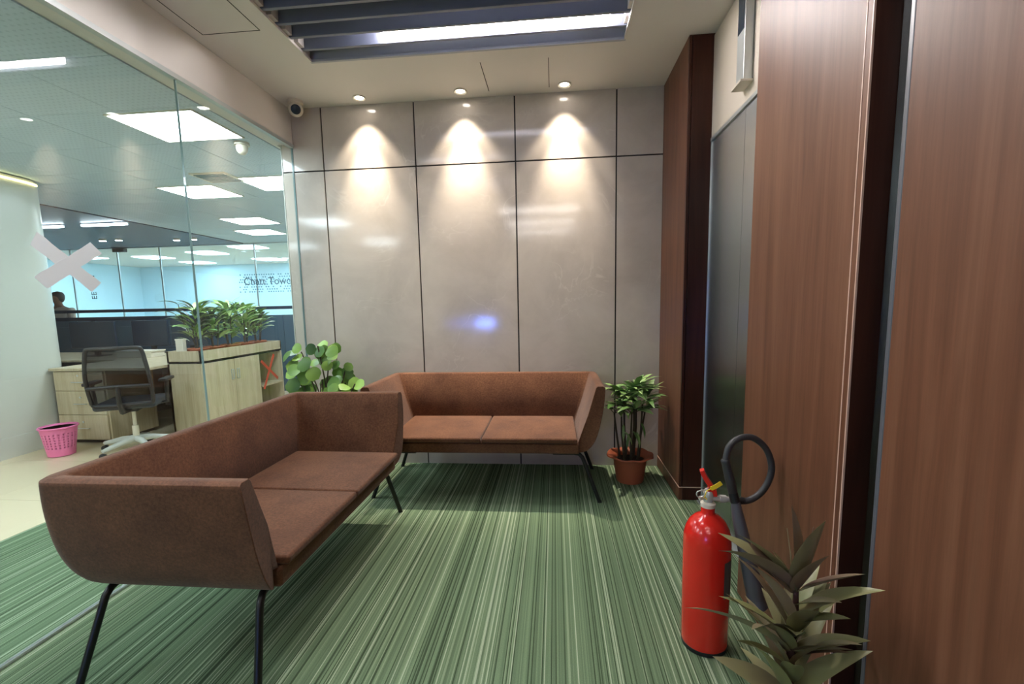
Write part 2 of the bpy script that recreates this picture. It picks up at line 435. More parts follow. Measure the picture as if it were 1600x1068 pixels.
struct(box('wall_office_far', OX0, XL+3, OY1, OY1+.1, 0, OC+.05, M_bluewall))
struct(box('wall_office_right', XL-.004+.0, XL+.10, .15, OY1, 0, OC+.05, M_wallpaint))
# curved white wall on the left
pts = [(-4.55, -2.6), (-4.60, -1.6), (-4.66, -.8), (-4.715, -.09), (-4.74, .28), (-4.79, .58), (-5.06, .79), (-5.35, .92), (-5.6, .98)]
cp = [Vector((p[0], p[1], 0)) for p in pts]; cp = catmull(cp, 5)
V, Fc = [], []
for p in cp: V += [(p.x, p.y, 0), (p.x, p.y, OC-.02)]
n = len(cp)
V += [(-6.2, 1.0, 0), (-6.2, 1.0, OC-.02), (-6.2, -2.6, 0), (-6.2, -2.6, OC-.02)]
for i in range(n+2-1): Fc.append((2*i, 2*i+2, 2*i+3, 2*i+1))
Fc.append((2*n+2, 0, 1, 2*n+3)); Fc.append(tuple(2*i+1 for i in range(n+2)))
cw = struct(meshobj('wall_curved', V, Fc, M_wallpaint, smooth=True))
V, Fc = [], []
for i, p in enumerate(cp):
    for (off, z) in ((.012, 0), (.012, .19), (-.01, .19), (-.01, 0)): V.append((p.x+off, p.y, z))
for i in range(n-1):
    for k in range(4): Fc.append((4*i+k, 4*i+(k+1) % 4, 4*i+4+(k+1) % 4, 4*i+4+k))
b = meshobj('baseboard', V, Fc, M_wallpaint, cw, smooth=True); b.matrix_parent_inverse = Matrix()
cv = tube('cove_light', [(p.x+.012, p.y, OC-.055) for p in cp[:26]], .012, M_cove, cw, 6)

# far glazed partition of the meeting rooms
fp = structure('window_2', (-7, 5.1, 0))
xs = [-12, -9.6, -8.55, -7.62, -5.6, -3.7, XL-.02]
for i in range(len(xs)-1):
    box('glass_pane', xs[i]+.01, xs[i+1]-.01, 5.1, 5.112, .01, OC-.03, M_glass_far, fp)
for x in xs[1:-1]: box('mullion', x-.012, x+.012, 5.095, 5.118, .0, OC-.03, M_alu, fp)
box('head_rail', -12, XL-.02, 5.085, 5.125, OC-.03, OC, M_alu, fp)
box('door_closer', -8.6, -8.35, 5.05, 5.13, OC-.1, OC-.03, M_blackp, fp)
# dotted film band with lettering on the far glass
rng = []
V, Fc = [], []
for i in range(26):
    for j in range(8):
        x = -5.95+i*.05; z = 1.66+j*.048
        if random.random() < .25: continue
        k = len(V); r = .015
        for a in range(6): V.append((x+(.024 if j % 2 else 0)+r*math.cos(a*PI/3), 5.085, z+r*math.sin(a*PI/3)))
        Fc.append(tuple(range(k, k+6)))
o = meshobj('film_dots', V, Fc, M_frost, fp); o['kind'] = 'stuff'
# ------------------------------------------------------------------ lettering on the far glass
def text(name, s, size, loc, rot, m, parent):
    cu = bpy.data.curves.new(name, 'FONT'); cu.body = s; cu.size = size; cu.extrude = .002
    t = bpy.data.objects.new(name, cu); C.objects.link(t)
    dg = bpy.context.evaluated_depsgraph_get(); me = bpy.data.meshes.new_from_object(t.evaluated_get(dg))
    bpy.data.objects.remove(t, do_unlink=True)
    me.materials.clear(); me.materials.append(m)
    me.transform(Matrix.Translation(loc) @ Matrix.Rotation(rot[1], 4, 'Y') @ Matrix.Rotation(PI/2, 4, 'X'))
    o = bpy.data.objects.new(name, me); link(o, parent); return o
text('lettering', 'Chatt Towow', .20, (-5.86, 5.08, 1.80), (0, 0), M_signtext, fp)
text('lettering', 'EE      T', .16, (-9.1, 5.08, 1.58), (0, -PI/2), M_signtext, fp)

# ------------------------------------------------------------------ lights as things
def led(name, x0, x1, y, z, label, cat='light'):
    t = thing(name, ((x0+x1)/2, y, z), label, cat)
    box('diffuser', x0, x1, y-.012, y, z, z+.05, M_led, t)
    box('mounting_channel', x0-.01, x1+.01, y-.002, y+.008, z+.049, z+.058, M_alu, t)
    return t
led('linear_led_light', -.72, .62, -.769, H+.036, 'glowing warm white linear light tucked between the dark ceiling baffles')
for (x0, x1, y) in ((-1.15, -.3, -1.434), (-1.15, -.3, -2.498), (-.62, .68, -5.4), (-.62, .68, -4.2), (-.62, .68, -6.6)):
    zz = H+.068 if y > -3 else H-.05
    box('linear_diffuser', x0, x1, y-.03, y-.002, zz, zz+.045, M_led_mid if y > -3 else M_led_rear, ce)
for i, (x, nm) in enumerate(((-1.16, 'leftmost'), (-.388, 'middle'), (.373, 'rightmost'))):
    t = thing('downlight', (x, -.121, H), f'{nm} of the three round ceiling downlights along the marble wall', 'downlight', 'downlights washing the marble wall')
    lathe('trim_ring', [(.030, -.001), (.048, -.001), (.050, -.006), (.046, -.009), (.032, -.004), (.030, -.001)], M_cream, (x, -.121, H), t, 24)
    lathe('lens', [(.0, -.003), (.031, -.003), (.031, -.0005), (0, -.0005)], M_lens, (x, -.121, H), t, 20)
    l = bpy.data.lights.new('downlight_beam', 'SPOT'); l.energy = SPOT_W; l.spot_size = math.radians(84); l.spot_blend = .5
    l.color = (1, .87, .72); l.shadow_soft_size = .02
    lo = bpy.data.objects.new('downlight_beam', l); link(lo, t); lo.location = (x, -.121, H-.02)
    l2 = l.copy(); l2.energy = SPOT_W*6.5; l2.spot_size = math.radians(54); l2.spot_blend = 1.0
    lo = bpy.data.objects.new('downlight_core', l2); link(lo, t); lo.location = (x, -.121, H-.02)
# office ceiling panels
def panel_light(x, y, label, w=.6, d=.5):
    t = thing('panel_light', (x, y, OC-.02), label, 'ceiling light', 'square light panels in the office ceiling')
    boxes('frame', [(x-w/2-.012, x-w/2, y-d/2-.012, y+d/2+.012, OC-.016, OC-.008), (x+w/2, x+w/2+.012, y-d/2-.012, y+d/2+.012, OC-.016, OC-.008),
                    (x-w/2, x+w/2, y-d/2-.012, y-d/2, OC-.016, OC-.008), (x-w/2, x+w/2, y+d/2, y+d/2+.012, OC-.016, OC-.008)], M_cream, t)
    box('diffuser', x-w/2, x+w/2, y-d/2, y+d/2, OC-.014, OC-.009, M_panel, t)
PL = ['largest square light panel in the office ceiling, nearest the glass', 'second nearest square light panel in the office ceiling, beyond the air vent',
      'third square light panel from the glass in the office ceiling', 'fourth square light panel from the glass in the office ceiling',
      'far square light panel seen through the blue meeting room glass', 'far square light panel beside the edge of the marble wall']
for (x, y), lb in zip(panels[:6], PL): panel_light(x, y, lb)
panel_light(panels[12][0], panels[12][1], 'square office light panel cut off by the edge of the marble wall')
for (x, y) in panels[6:12]+panels[13:]:  # extra panels, those beyond the partition added to brighten the far rooms
    box('extra_light_panel', x-.3, x+.3, y-.3, y+.3, OC-.014, OC-.007, M_panel, oc)
t = thing('linear_led_light', (-6.14, 2.6, OC-.06), 'long white linear light under the navy office ceiling', 'light')
box('diffuser', -6.53, -5.84, 2.58, 2.63, OC-.06, OC-.035, M_panel, t); box('housing', -6.54, -5.83, 2.575, 2.635, OC-.035, OC-.02, M_alu, t)
t = thing('linear_led_light', (-7.0, 2.6, OC-.06), 'short white linear light by the curved wall under the navy ceiling', 'light')
box('diffuser', -7.25, -6.86, 2.58, 2.63, OC-.06, OC-.035, M_panel, t); box('housing', -7.26, -6.85, 2.575, 2.635, OC-.035, OC-.02, M_alu, t)
for (x, y, lb) in ((-7.68, 3.99, 'left of the two small spotlights in the navy office ceiling'), (-7.37, 3.99, 'right of the two small spotlights in the navy office ceiling'),
                   (-6.45, 4.2, 'small ceiling spotlight just left of the glass joint'), (-6.12, 4.2, 'small ceiling spotlight just right of the glass joint')):
    t = thing('ceiling_spotlight', (x, y, OC-.02), lb, 'spotlight', 'spotlights in the navy ceiling')
    lathe('housing', [(.05, -.03), (.055, 0), (0, 0)], M_cream, (x, y, OC-.02), t, 14); lathe('lens', [(0, -.034), (.045, -.034), (.05, -.03)], M_panel, (x, y, OC-.02), t, 14)
# air vent and smoke detector
t = thing('air_vent', (-2.99, .76, OC-.02), 'square grey air vent in the white office ceiling', 'vent')
box('frame', -3.17, -2.81, .59, .90, OC-.02, OC-.008, M_cream, t)
for k in range(7): box('louvre', -3.14, -2.84, .61+k*.04, .635+k*.04, OC-.026, OC-.02, mat('louvre_grey', lin(120, 138, 146), .5) if k == 0 else bpy.data.materials['louvre_grey'], t)
t = thing('ceiling_sensor', (-2.14, -.1, OC), 'white domed sensor hanging from the office ceiling below the large panel', 'sensor')
lathe('base', [(.055, -.008), (.055, -.03), (.0, -.03)], M_cream, (-2.14, -.1, OC), t, 20)
lathe('dome', [(0, -.10), (.022, -.095), (.038, -.075), (.042, -.05), (.042, -.03)], M_cream, (-2.14, -.1, OC), t, 20)

# CCTV camera in the ceiling corner
t = thing('security_camera', (-1.66, -.13, H), 'white round security camera with dark lens in the ceiling corner', 'camera')
lathe('base', [(.055, 0), (.055, -.02), (.04, -.028), (0, -.028)], M_cream, (-1.66, -.13, H), t, 24)
ax = (Vector((.25, -3.6, 1.5))-Vector((-1.66, -.13, H-.055))).normalized()
lathe('housing', [(0, -.055), (.03, -.05), (.048, -.025), (.053, 0), (.05, .02), (.043, .027), (.036, .027)], M_cream, (-1.66, -.13, H-.06), t, 28, axis=ax)
lathe('lens', [(.037, .024), (.033, .030), (.02, .034), (0, .035)], M_screen, (-1.66, -.13, H-.06), t, 24, axis=ax)
# lift floor indicator
t = thing('lift_indicator', (1.22, -1.17, 2.36), 'slim pale floor indicator box on the cream panel above the lift door', 'indicator')
box('housing', XE-.042, XE-.0005, -1.222, -1.128, 2.362, 2.80, M_alu, t, bevel=.003)
box('display', XE-.0445, XE-.041, -1.212, -1.138, 2.60, 2.78, M_screen, t)
box('flange', XE-.06, XE-.0005, -1.235, -1.115, 2.352, 2.362, M_cream, t)

# ------------------------------------------------------------------ sofas
LV = [(.335, .20, .10, -.06, .08), (.343, .15, .06, -.03, .09), (.372, .104, .027, -.01, .10), (.43, .066, .010, 0, .10), (.52, .037, .006, 0, .09),
      (.65, .012, .024, 0, .07), (.762, .002, .043, -.008, .055), (.777, .006, .05, -.012, .05),
      (.784, .016, .060, -.014, .045), (.784, .050, .100, -.014, .03), (.774, .060, .110, -.014, .028), (.60, .112, .135, -.005, .02), (.40, .178, .16, -.03, .02)]
_o = []
for i in range(7):
    _p = [LV[max(0, min(7, i+k))] for k in (-1, 0, 1, 2)]
    for k in range(3):
        u = k/3; _o.append(tuple(.5*(2*b+(c-a)*u+(2*a-5*b+4*c-d)*u*u+(-a+3*b-3*c+d)*u**3) for a, b, c, d in zip(*_p)))
LV = _o+LV[7:]
def ring(lv, L, D):
    z, ai, b, df, r = lv; a = L/2-ai; f = D+df; P = [(-a, f)]
    P += [(-a, f-(f-b-r)*k/3) for k in (1, 2)]
    A = 6
    for k in range(A+1):
        t = PI+PI/2*k/A; P.append((-a+r+r*math.cos(t), b+r+r*math.sin(t)))
    nb = 6
    for k in range(1, nb): P.append((-a+r+(2*a-2*r)*k/nb, b))
    for k in range(A+1):
        t = 1.5*PI+PI/2*k/A; P.append((a-r+r*math.cos(t), b+r+r*math.sin(t)))
    P += [(a, b+r+(f-b-r)*k/3) for k in (1, 2)]; P.append((a, f))
    return [(p[0], p[1], z) for p in P]
def make_sofa(L, D, X, loc, label):
    t = thing('sofa', loc, label, 'sofa', 'two-seater lobby sofas')
    R_ = [ring(l, L, D) for l in LV]; n = len(R_[0]); nl = len(LV); mid1 = 3+3; mid2 = n-1-mid1
    def seg(name, i0, i1):
        V = [X(*R_[l][i]) for i in range(i0, i1+1) for l in range(nl)]; Fc = []
        for i in range(i1-i0):
            for l in range(nl):
                a = i*nl+l; b = i*nl+(l+1) % nl; Fc.append((a, b, b+nl, a+nl))
        Fc.append(tuple(range(nl))); Fc.append(tuple(range((i1-i0)*nl, (i1-i0+1)*nl))[::-1])
        return meshobj(name, V, Fc, M_sofa, t, bevel=.006, seg=3, angle=50)
    seg('armrest', 0, mid1); seg('backrest', mid1, mid2); seg('armrest', mid2, n-1)
    def lb(name, s0, s1, d0, d1, z0, z1, bev, m=M_sofa):
        V = [X(s, d, z) for s in (s0, s1) for d in (d0, d1) for z in (z0, z1)]
        return meshobj(name, V, BOXF, m, t, bevel=bev, seg=4)
    lb('seat_base', -(L/2-.165), L/2-.165, .10, D-.012, .334, .408, .016)
    c = L/2-.183
    for sg in (0, 1):
        s0, s1 = (-c, -.003) if sg == 0 else (.003, c)
        V, Fc = [], []; N = 10; Mx = 8
        for top in (1, 0):
            for i in range(N+1):
                for j in range(Mx+1):
                    s = s0+(s1-s0)*i/N; d = .155+(D+.012-.155)*j/Mx
                    e = min(i, N-i)/N*2; e2 = min(j, Mx-j)/Mx*2
                    z = .452+.012*(1-(1-e)**2)*(1-(1-e2)**3)-.006*(j/Mx) if top else .412
                    V.append(X(s, d, z))
        K = (N+1)*(Mx+1)
        for i in range(N):
            for j in range(Mx):
                a = i*(Mx+1)+j; q = (a, a+1, a+Mx+2, a+Mx+1); Fc.append(q); Fc.append(tuple(v+K for v in q[::-1]))
        for i in range(N):
            for j in (0, Mx): a = i*(Mx+1)+j; Fc.append((a, a+Mx+1, a+Mx+1+K, a+K))
        for j in range(Mx):
            for i in (0, N): a = i*(Mx+1)+j; Fc.append((a, a+1, a+1+K, a+K))
        meshobj('seat_cushion', V, Fc, M_sofa, t, bevel=.012, seg=3, angle=45)
    for sx in (-1, 1):
        for fr in (0, 1):
            d0, d1 = (D-.085, D-.045) if fr else (.105, .07)
            P = [(sx*(L/2-.34), d0, .322), (sx*(L/2-.20), d0, .322), (sx*(L/2-.165), d0, .315), (sx*(L/2-.145), d0+(d1-d0)*.08, .295), (sx*(L/2-.132), d0+(d1-d0)*.15, .265), (sx*(L/2-.035), d1, .004)]
            lg = tube('leg', [X(*p) for p in P], .0135, M_black, t, 12)
            lathe('foot_cap', [(.015, 0), (.015, .006), (0, .006)], M_blackp, X(sx*(L/2-.035), d1, 0), lg, 12)
    return t
make_sofa(1.52, .78, lambda s, d, z: Vector((-1.45+d, -1.642+s, z)), (-1.06, -1.642, 0), 'nearer rust brown fabric sofa standing along the glass partition')
make_sofa(1.62, .742, lambda s, d, z: Vector((-.203+s, -.014-d, z)), (-.203, -.385, 0), 'farther rust brown fabric sofa standing against the marble wall')

# ------------------------------------------------------------------ fire extinguisher
EX, EY = .851, -1.972
t = thing('fire_extinguisher', (EX, EY, 0), 'red fire extinguisher with black looped hose standing by the wood wall', 'extinguisher')
E0 = (EX, EY, 0)
lathe('cylinder', [(.060, .004), (.074, .004), (.082, .012), (.085, .028), (.085, .415), (.083, .445), (.076, .472), (.063, .497), (.045, .515), (.026, .525), (.024, .53), (.024, .552), (0, .552)], M_red, E0, t, 48)
lathe('foot_ring', [(.076, 0), (.083, .002), (.0845, .018), (.080, .02)], M_blackp, E0, t, 40)
lathe('neck_collar', [(.026, .552), (.027, .566), (.02, .572), (.016, .572)], M_cream, E0, t, 24)
vb = lathe('valve_body', [(.016, .572), (.018, .58), (.018, .612), (.012, .62), (0, .62)], M_chrome, E0, t, 20)
tube('valve_outlet', [(EX+.012, EY, .585), (EX+.04, EY, .583), (EX+.041, EY, .583)], [.011, .011, .014], M_chrome, vb, 12)
tube('hose_nut', [(EX+.04, EY, .583), (EX+.062, EY, .582), (EX+.063, EY, .582), (EX+.095, EY-.002, .58)], [.0155, .0155, .011, .011], M_chrome, t, 8)
tube('gauge_stub', [(EX-.012, EY-.006, .59), (EX-.036, EY-.012, .588)], .008, M_chrome, t, 10)
def slab(name, pts, wd, th, m, parent):  # bent strip
    V, Fc = [], []
    P = [Vector(p) for p in pts]
    for i, p in enumerate(P):
        tg_ = (P[min(i+1, len(P)-1)]-P[max(i-1, 0)]).normalized(); sd = Vector((0.25, 1, 0)).normalized(); nn = tg_.cross(sd).normalized()
        for (a, b) in ((-1, -1), (1, -1), (1, 1), (-1, 1)): V.append(p+sd*a*wd/2+nn*b*th/2)
    for i in range(len(P)-1):
        for k in range(4): Fc.append((4*i+k, 4*i+(k+1) % 4, 4*i+4+(k+1) % 4, 4*i+4+k))
    Fc.append((0, 1, 2, 3)); Fc.append(tuple(4*(len(P)-1)+k for k in (3, 2, 1, 0)))
    return meshobj(name, V, Fc, m, parent, bevel=.0015)
slab('operating_lever', [(EX+.020, EY, .604), (EX+.010, EY, .630), (EX-.008, EY, .656), (EX-.020, EY, .678), (EX-.026, EY, .694)], .03, .016, M_redp, t)
slab('carry_handle', [(EX+.024, EY, .596), (EX+.024, EY, .612), (EX-.004, EY, .618)], .032, .014, M_redp, t)
tube('safety_pin', [(EX-.034, EY-.02, .622), (EX-.01, EY-.02, .624), (EX+.01, EY+.016, .626)], .0028, M_chrome, t, 8)
tube('pin_ring', [(EX-.036+.013*math.cos(a), EY-.021, .608+.013*math.sin(a)) for a in [2*PI*k/16 for k in range(17)]], .0022, M_chrome, t, 8)
slab('seal_tag', [(EX+.0, EY-.024, .630), (EX+.018, EY-.028, .642), (EX+.036, EY-.028, .655)], .004, .016, M_yellow, t)
tube('seal_loop', [(EX+.0, EY-.024, .630), (EX-.015, EY-.026, .622), (EX-.022, EY-.026, .600), (EX-.012, EY-.022, .588)], .002, M_yellow, t, 6)
hs = catmull([(EX+.085, EY-.002, .578), (EX+.14, EY, .577), (EX+.185, EY+.004, .604), (EX+.214, EY+.006, .652), (EX+.222, EY+.006, .71), (EX+.198, EY+.004, .775), (EX+.15, EY, .816), (EX+.10, EY-.006, .815), (EX+.064, EY-.012, .785), (EX+.050, EY-.02, .735)], 8)
tube('hose', hs, .0118, M_rubber, t, 12)
tube('hose_ferrule', [(EX+.105, EY-.001, .578), (EX+.128, EY-.001, .577)], .0125, M_blackp, t, 12)
hp = [(EX+.048, EY-.02, .742), (EX+.0485, EY-.02, .737), (EX+.050, EY-.021, .73), (EX+.064, EY-.026, .672), (EX+.076, EY-.03, .62), (EX+.0765, EY-.03, .617)]
hg = tube('horn_handle', hp, [.012, .016, .0145, .0165, .016, .013], M_rubber, t, 14)
tube('horn_clamp', [(EX+.076, EY-.03, .62), (EX+.084, EY-.034, .585)], .0165, M_blackp, t, 14)
tube('discharge_horn', [(EX+.084, EY-.034, .588), (EX+.095, EY-.036, .53), (EX+.13, EY-.04, .38), (EX+.175, EY-.044, .19)], [.016, .021, .027, .034], mat('grey_horn', lin(92, 92, 98), .4), t, 16)
# curved label on the right side of the cylinder
V, Fc = [], []
for i in range(9):
    a = math.radians(-62+i*9)
    for z in (.23, .37): V.append((EX+.0857*math.cos(a), EY+.0857*math.sin(a), z))
for i in range(8): Fc.append((2*i, 2*i+2, 2*i+3, 2*i+1))
meshobj('instruction_label', V, Fc, M_label, t, smooth=True)

# ------------------------------------------------------------------ plants
def leaf_mesh(name, L, W, bend, m, n=6, fold=.15, shape='lance', thick=0):
    V, Fc = [], []
    for i in range(n+1):
        u = i/n
        if shape == 'lance': wv = W/2*(math.sin(PI*min(1, u**.75*.97+.03)))**.8
        elif shape == 'strap': wv = W/2*min(1, 6*u+.25)*min(1, (1-u)*3.2+.02)
        else: wv = W/2*math.sqrt(max(0, 1-(2*u-1)**2))*1.0+.0006
        th = bend*u; y = L*u*(1-.18*(bend*u)**2) ; z = -L*.5*bend*u*u
        V += [(-wv, y, z+fold*wv), (0, y, z), (wv, y, z+fold*wv)]
    for i in range(n):
        for k in range(2): a = 3*i+k; Fc.append((a, a+1, a+4, a+3))
    me = bpy.data.meshes.new(name); me.from_pydata(V, [], Fc); me.materials.append(m)
    for p in me.polygons: p.use_smooth = True
    return me
def place(me, name, pos, direction, parent, roll=0, sc=1, upv=(0, 0, 1)):
    d = Vector(direction).normalized(); u = Vector(upv)
    if abs(d.dot(u)) > .97: u = Vector((0, -1, .2))
    s = d.cross(u).normalized(); nn = s.cross(d)
    Rm = Matrix((s, d, nn)).transposed().to_4x4() @ Matrix.Rotation(roll, 4, 'Y')
    o = bpy.data.objects.new(name, me); link(o, parent)
    o.matrix_basis = Matrix.Translation(pos) @ Rm @ Matrix.Diagonal((sc, sc, sc, 1)); return o
def flower_pot(parent, c, r0, r1, h, flare=.03, wavy=False):
    x, y, z = c; segs = 48; prof = [(r0*.96, 0), (r0, .008), (r1, h-.02), (r1+flare, h), (r1+flare-.006, h+.008), (r1-.012, h-.012), (r1-.02, h-.03)]
    V, Fc = [], []
    for i, (r, zz) in enumerate(prof):
        for k in range(segs):
            a = 2*PI*k/segs; rr = r; dz = 0
            if wavy and i in (3, 4): rr += .004*math.sin(8*a); dz = .004*math.cos(8*a)
            V.append((x+rr*math.cos(a), y+rr*math.sin(a), z+zz+dz))
    for i in range(len(prof)-1):
        for k in range(segs): a, b = i*segs+k, i*segs+(k+1) % segs; Fc.append((a, b, b+segs, a+segs))
    Fc.append(tuple(range(segs))[::-1])
    p = meshobj('pot', V, Fc, M_terra, parent, smooth=True)
    lathe('soil', [(r1-.018, h-.035), (r1*.5, h-.028), (0, h-.026)], M_soil, (x, y, z), parent, 24)
    return p
# palm by the column
PX, PY = .832, -.312
t = thing('potted_palm', (PX, PY, 0), 'potted fan palm in a terracotta pot between sofa and wood column', 'plant')
flower_pot(t, (PX, PY, 0), .098, .122, .195, .048, True)
lm1 = leaf_mesh('palm_leaflet', .20, .042, .55, M_leaf_palm, 6, .25, 'strap'); lm2 = leaf_mesh('palm_leaflet_long', .25, .036, .9, M_leaf_palm, 6, .25, 'strap')
rp = random.Random(11)
canes = [(-.07, .02, .50), (-.045, -.03, .56), (-.02, .04, .60), (0, -.04, .52), (.03, .03, .62), (.05, -.02, .58), (.07, .03, .5), (.015, 0, .66), (-.03, 0, .64)]
for (dx, dy, h) in canes:
    top = Vector((PX+dx*1.6, PY+dy*1.6, h)); b0 = Vector((PX+dx, PY+dy, .165))
    tube('cane', [b0, (b0+top)/2+Vector((rp.uniform(-.012, .012), rp.uniform(-.01, .01), 0)), top], [.009, .008, .006], M_stem, t, 6)
    for fan in range(3):
        az = rp.uniform(0, 2*PI); fd = Vector((math.cos(az), math.sin(az)*.8-.25, .45+.4*fan)).normalized(); fp_ = top+fd*.05
        fp_.x = max(.69, min(fp_.x, .96)); fp_.y = min(fp_.y, -.12)
        tube('petiole', [top, fp_], .003, M_stem, t, 5)
        sd = fd.cross(Vector((0, 0, 1))).normalized()
        for q in range(6):
            a = (q-2.5)*.42; dv = fd*math.cos(a)+sd*math.sin(a)+Vector((0, 0, .12))
            dv.normalize()
            sc_ = rp.uniform(.62, .95)
            if dv.x > .05: sc_ = min(sc_, (1.055-fp_.x)/(dv.x*.26))
            if dv.x < -.05: sc_ = min(sc_, max(.15, (fp_.x-.63)/(-dv.x*.25)))
            if dv.y > .05: sc_ = min(sc_, (-.02-fp_.y)/(dv.y*.25))
            if sc_ < .3: continue
            place(rp.choice((lm1, lm1, lm2)), 'leaf', fp_, dv, t, rp.uniform(-.4, .4), sc_)
for q in range(6):  # drooping dry leaves low on the canes
    az = rp.uniform(0, 2*PI); p0 = Vector((PX+rp.uniform(-.07, .07), PY-.03, rp.uniform(.34, .46)))
    place(lm2, 'leaf', p0, (math.cos(az)*.35, -.5, rp.uniform(-.5, .15)), t, 0, .5)
# round-leaved shrub in the corner
SX, SY = -1.44, -.40
t = thing('potted_shrub', (SX, SY, 0), 'leafy shrub with round green leaves in the corner behind the sofas', 'plant')
flower_pot(t, (SX, SY, 0), .10, .135, .26, .02)
rl = leaf_mesh('round_leaf', .088, .092, .35, M_leaf_round, 6, .12, 'round')
rs = random.Random(5)
twigs = []
for (x, z) in ((-1.62, .99), (-1.53, .93), (-1.45, 1.04), (-1.36, 1.02), (-1.30, .86), (-1.58, .80), (-1.40, .80), (-1.50, .74), (-1.27, .76), (-1.64, .74), (-1.36, .72), (-1.17, .76)):
    y = SY+rs.uniform(-.13, .12); tp = Vector((x, y, z)); b0 = Vector((SX+rs.uniform(-.04, .04), SY+rs.uniform(-.04, .04), .22))
    tube('stem', catmull([b0, b0.lerp(tp, .5)+Vector((rs.uniform(-.03, .03), 0, .05)), tp], 4), .005, M_stem, t, 6)
    for k in range(1 if x > -1.2 else 8):
        az = rs.uniform(0, 2*PI); p0 = tp+Vector((rs.uniform(-.07, .07), rs.uniform(-.06, .06), rs.uniform(-.12, .03)))
        dv = Vector((math.cos(az), rs.uniform(-.5, .1), rs.uniform(-1.0, .3)))
        p0.x = max(p0.x, -1.66)
        place(rl, 'leaf', p0, dv, t, rs.uniform(-.3, .3), rs.uniform(.75, 1.2), (rs.uniform(-.4, .5), -1, rs.uniform(.0, 1.2)))
# bronze ti plant in the foreground
TX, TY = .918, -2.47
t = thing('potted_ti_plant', (TX, TY, 0), 'bronze and green long-leaved plant in the foreground by the wood wall', 'plant')
flower_pot(t, (TX, TY, 0), .07, .085, .14, .012)
tube('stem', [(TX, TY, .105), (TX-.004, TY+.003, .32), (TX+.002, TY, .45), (TX, TY-.002, .56)], [.013, .012, .010, .006], mat('purple_brown_stem', lin(78, 52, 50), .6), t, 8)
TIPS = [(0.684, -2.522, 0.713), (0.639, -2.461, 0.516), (0.732, -2.496, 0.337), (0.813, -2.449, 0.654), (0.794, -2.445, 0.708), (0.911, -2.557, 0.785), (0.925, -2.567, 0.704), (1.03, -2.536, 0.64), (0.955, -2.58, 0.593), (0.983, -2.57, 0.544), (1.037, -2.558, 0.478), (1.005, -2.558, 0.456), (0.763, -2.396, 0.667), (0.868, -2.465, 0.647), (0.756, -2.422, 0.506), (0.936, -2.436, 0.748), (0.749, -2.557, 0.523), (1.021, -2.418, 0.549)]
rt_ = random.Random(2)
for i, tp in enumerate(TIPS):
    tp = Vector(tp); tp.x = min(tp.x, 1.085)
    hz = max(.24, min(.56, tp.z-.02-.42*math.hypot(tp.x-TX, tp.y-TY))); p0 = Vector((TX, TY, hz-.02))
    dv = tp-p0; Ln = dv.length
    bend = .55 if abs(tp.x-TX) > .12 else .2
    me = leaf_mesh('ti_leaf', Ln*1.08, .062 if Ln > .15 else .05, bend, M_leaf_ti, 8, .3, 'lance')
    dv2 = dv+Vector((0, 0, .5*bend*Ln))
    place(me, 'leaf', p0, dv2, t, rt_.uniform(-.7, .7))
lmt = leaf_mesh('ti_leaf_small', .22, .05, .4, M_leaf_ti, 8, .3, 'lance')
for k in range(9):
    a = k*2.4; p0 = Vector((TX, TY, .20+.03*k)); place(lmt, 'leaf', p0, (math.cos(a)*.75, math.sin(a)*.8, .5+.05*k), t, rt_.uniform(-.4, .4), rt_.uniform(.7, 1.0))
lmt2 = leaf_mesh('ti_leaf_broad', .27, .064, .55, M_leaf_ti, 8, .3, 'lance')
for k in range(16):
    a = k*2.4+.9; up_ = rt_.uniform(1.2, 2.6); p0 = Vector((TX, TY, .20+.018*k))
    place(lmt2, 'leaf', p0, (math.cos(a)*.8, math.sin(a)*.9, up_), t, rt_.uniform(-.6, .6), rt_.uniform(.7, 1.0))
for (dx, dz) in ((-.03, .72), (.035, .725)):
    tube('shoot', [(TX-.005, TY, .55), (TX+dx*.6, TY, .65), (TX+dx, TY, dz)], [.003, .002, .001], M_leaf_ti, t, 5)

# ------------------------------------------------------------------ tape crosses on the glass
def cross(name, A, B, Cc, D_, wd, m, label, ragged):
    t = thing(name, (XG+.007, (A[0]+B[0])/2, (A[1]+D_[1])/2), label, 'tape')
    for i, (p, q) in enumerate(((A, B), (Cc, D_))):
        p = Vector((0, *p)); q = Vector((0, *q)); dd = (q-p).normalized(); nn = Vector((0, -dd.z, dd.y)); N = 10; V, Fc = [], []
        for k in range(N+1):
            c = p.lerp(q, k/N); e = wd/2*(1+random.uniform(-.06, .06)); sh = dd*random.uniform(-ragged, ragged) if k in (0, N) else Vector()
            for off in (0.0062+.0008*i, .0069+.0008*i):
                V.append(Vector((XG+off, 0, 0))+c-nn*e+sh); V.append(Vector((XG+off, 0, 0))+c+nn*e-sh)
        for k in range(N):
            b = 4*k
            Fc += [(b, b+1, b+5, b+4), (b+2, b+6, b+7, b+3), (b, b+4, b+6, b+2), (b+1, b+3, b+7, b+5)]
        Fc += [(0, 2, 3, 1), (4*N, 4*N+1, 4*N+3, 4*N+2)]
        meshobj('tape_strip', V, Fc, m, t)
cross('tape_cross', (-1.975, 1.617), (-1.742, 1.43), (-1.722, 1.607), (-1.972, 1.44), .062, M_tape, 'white paper tape cross stuck on the glass partition', .008)
cross('tape_cross', (-.62, .953), (-.437, .80), (-.468, .985), (-.61, .75), .022, M_redtape, 'red tape cross stuck low on the glass partition', .003)

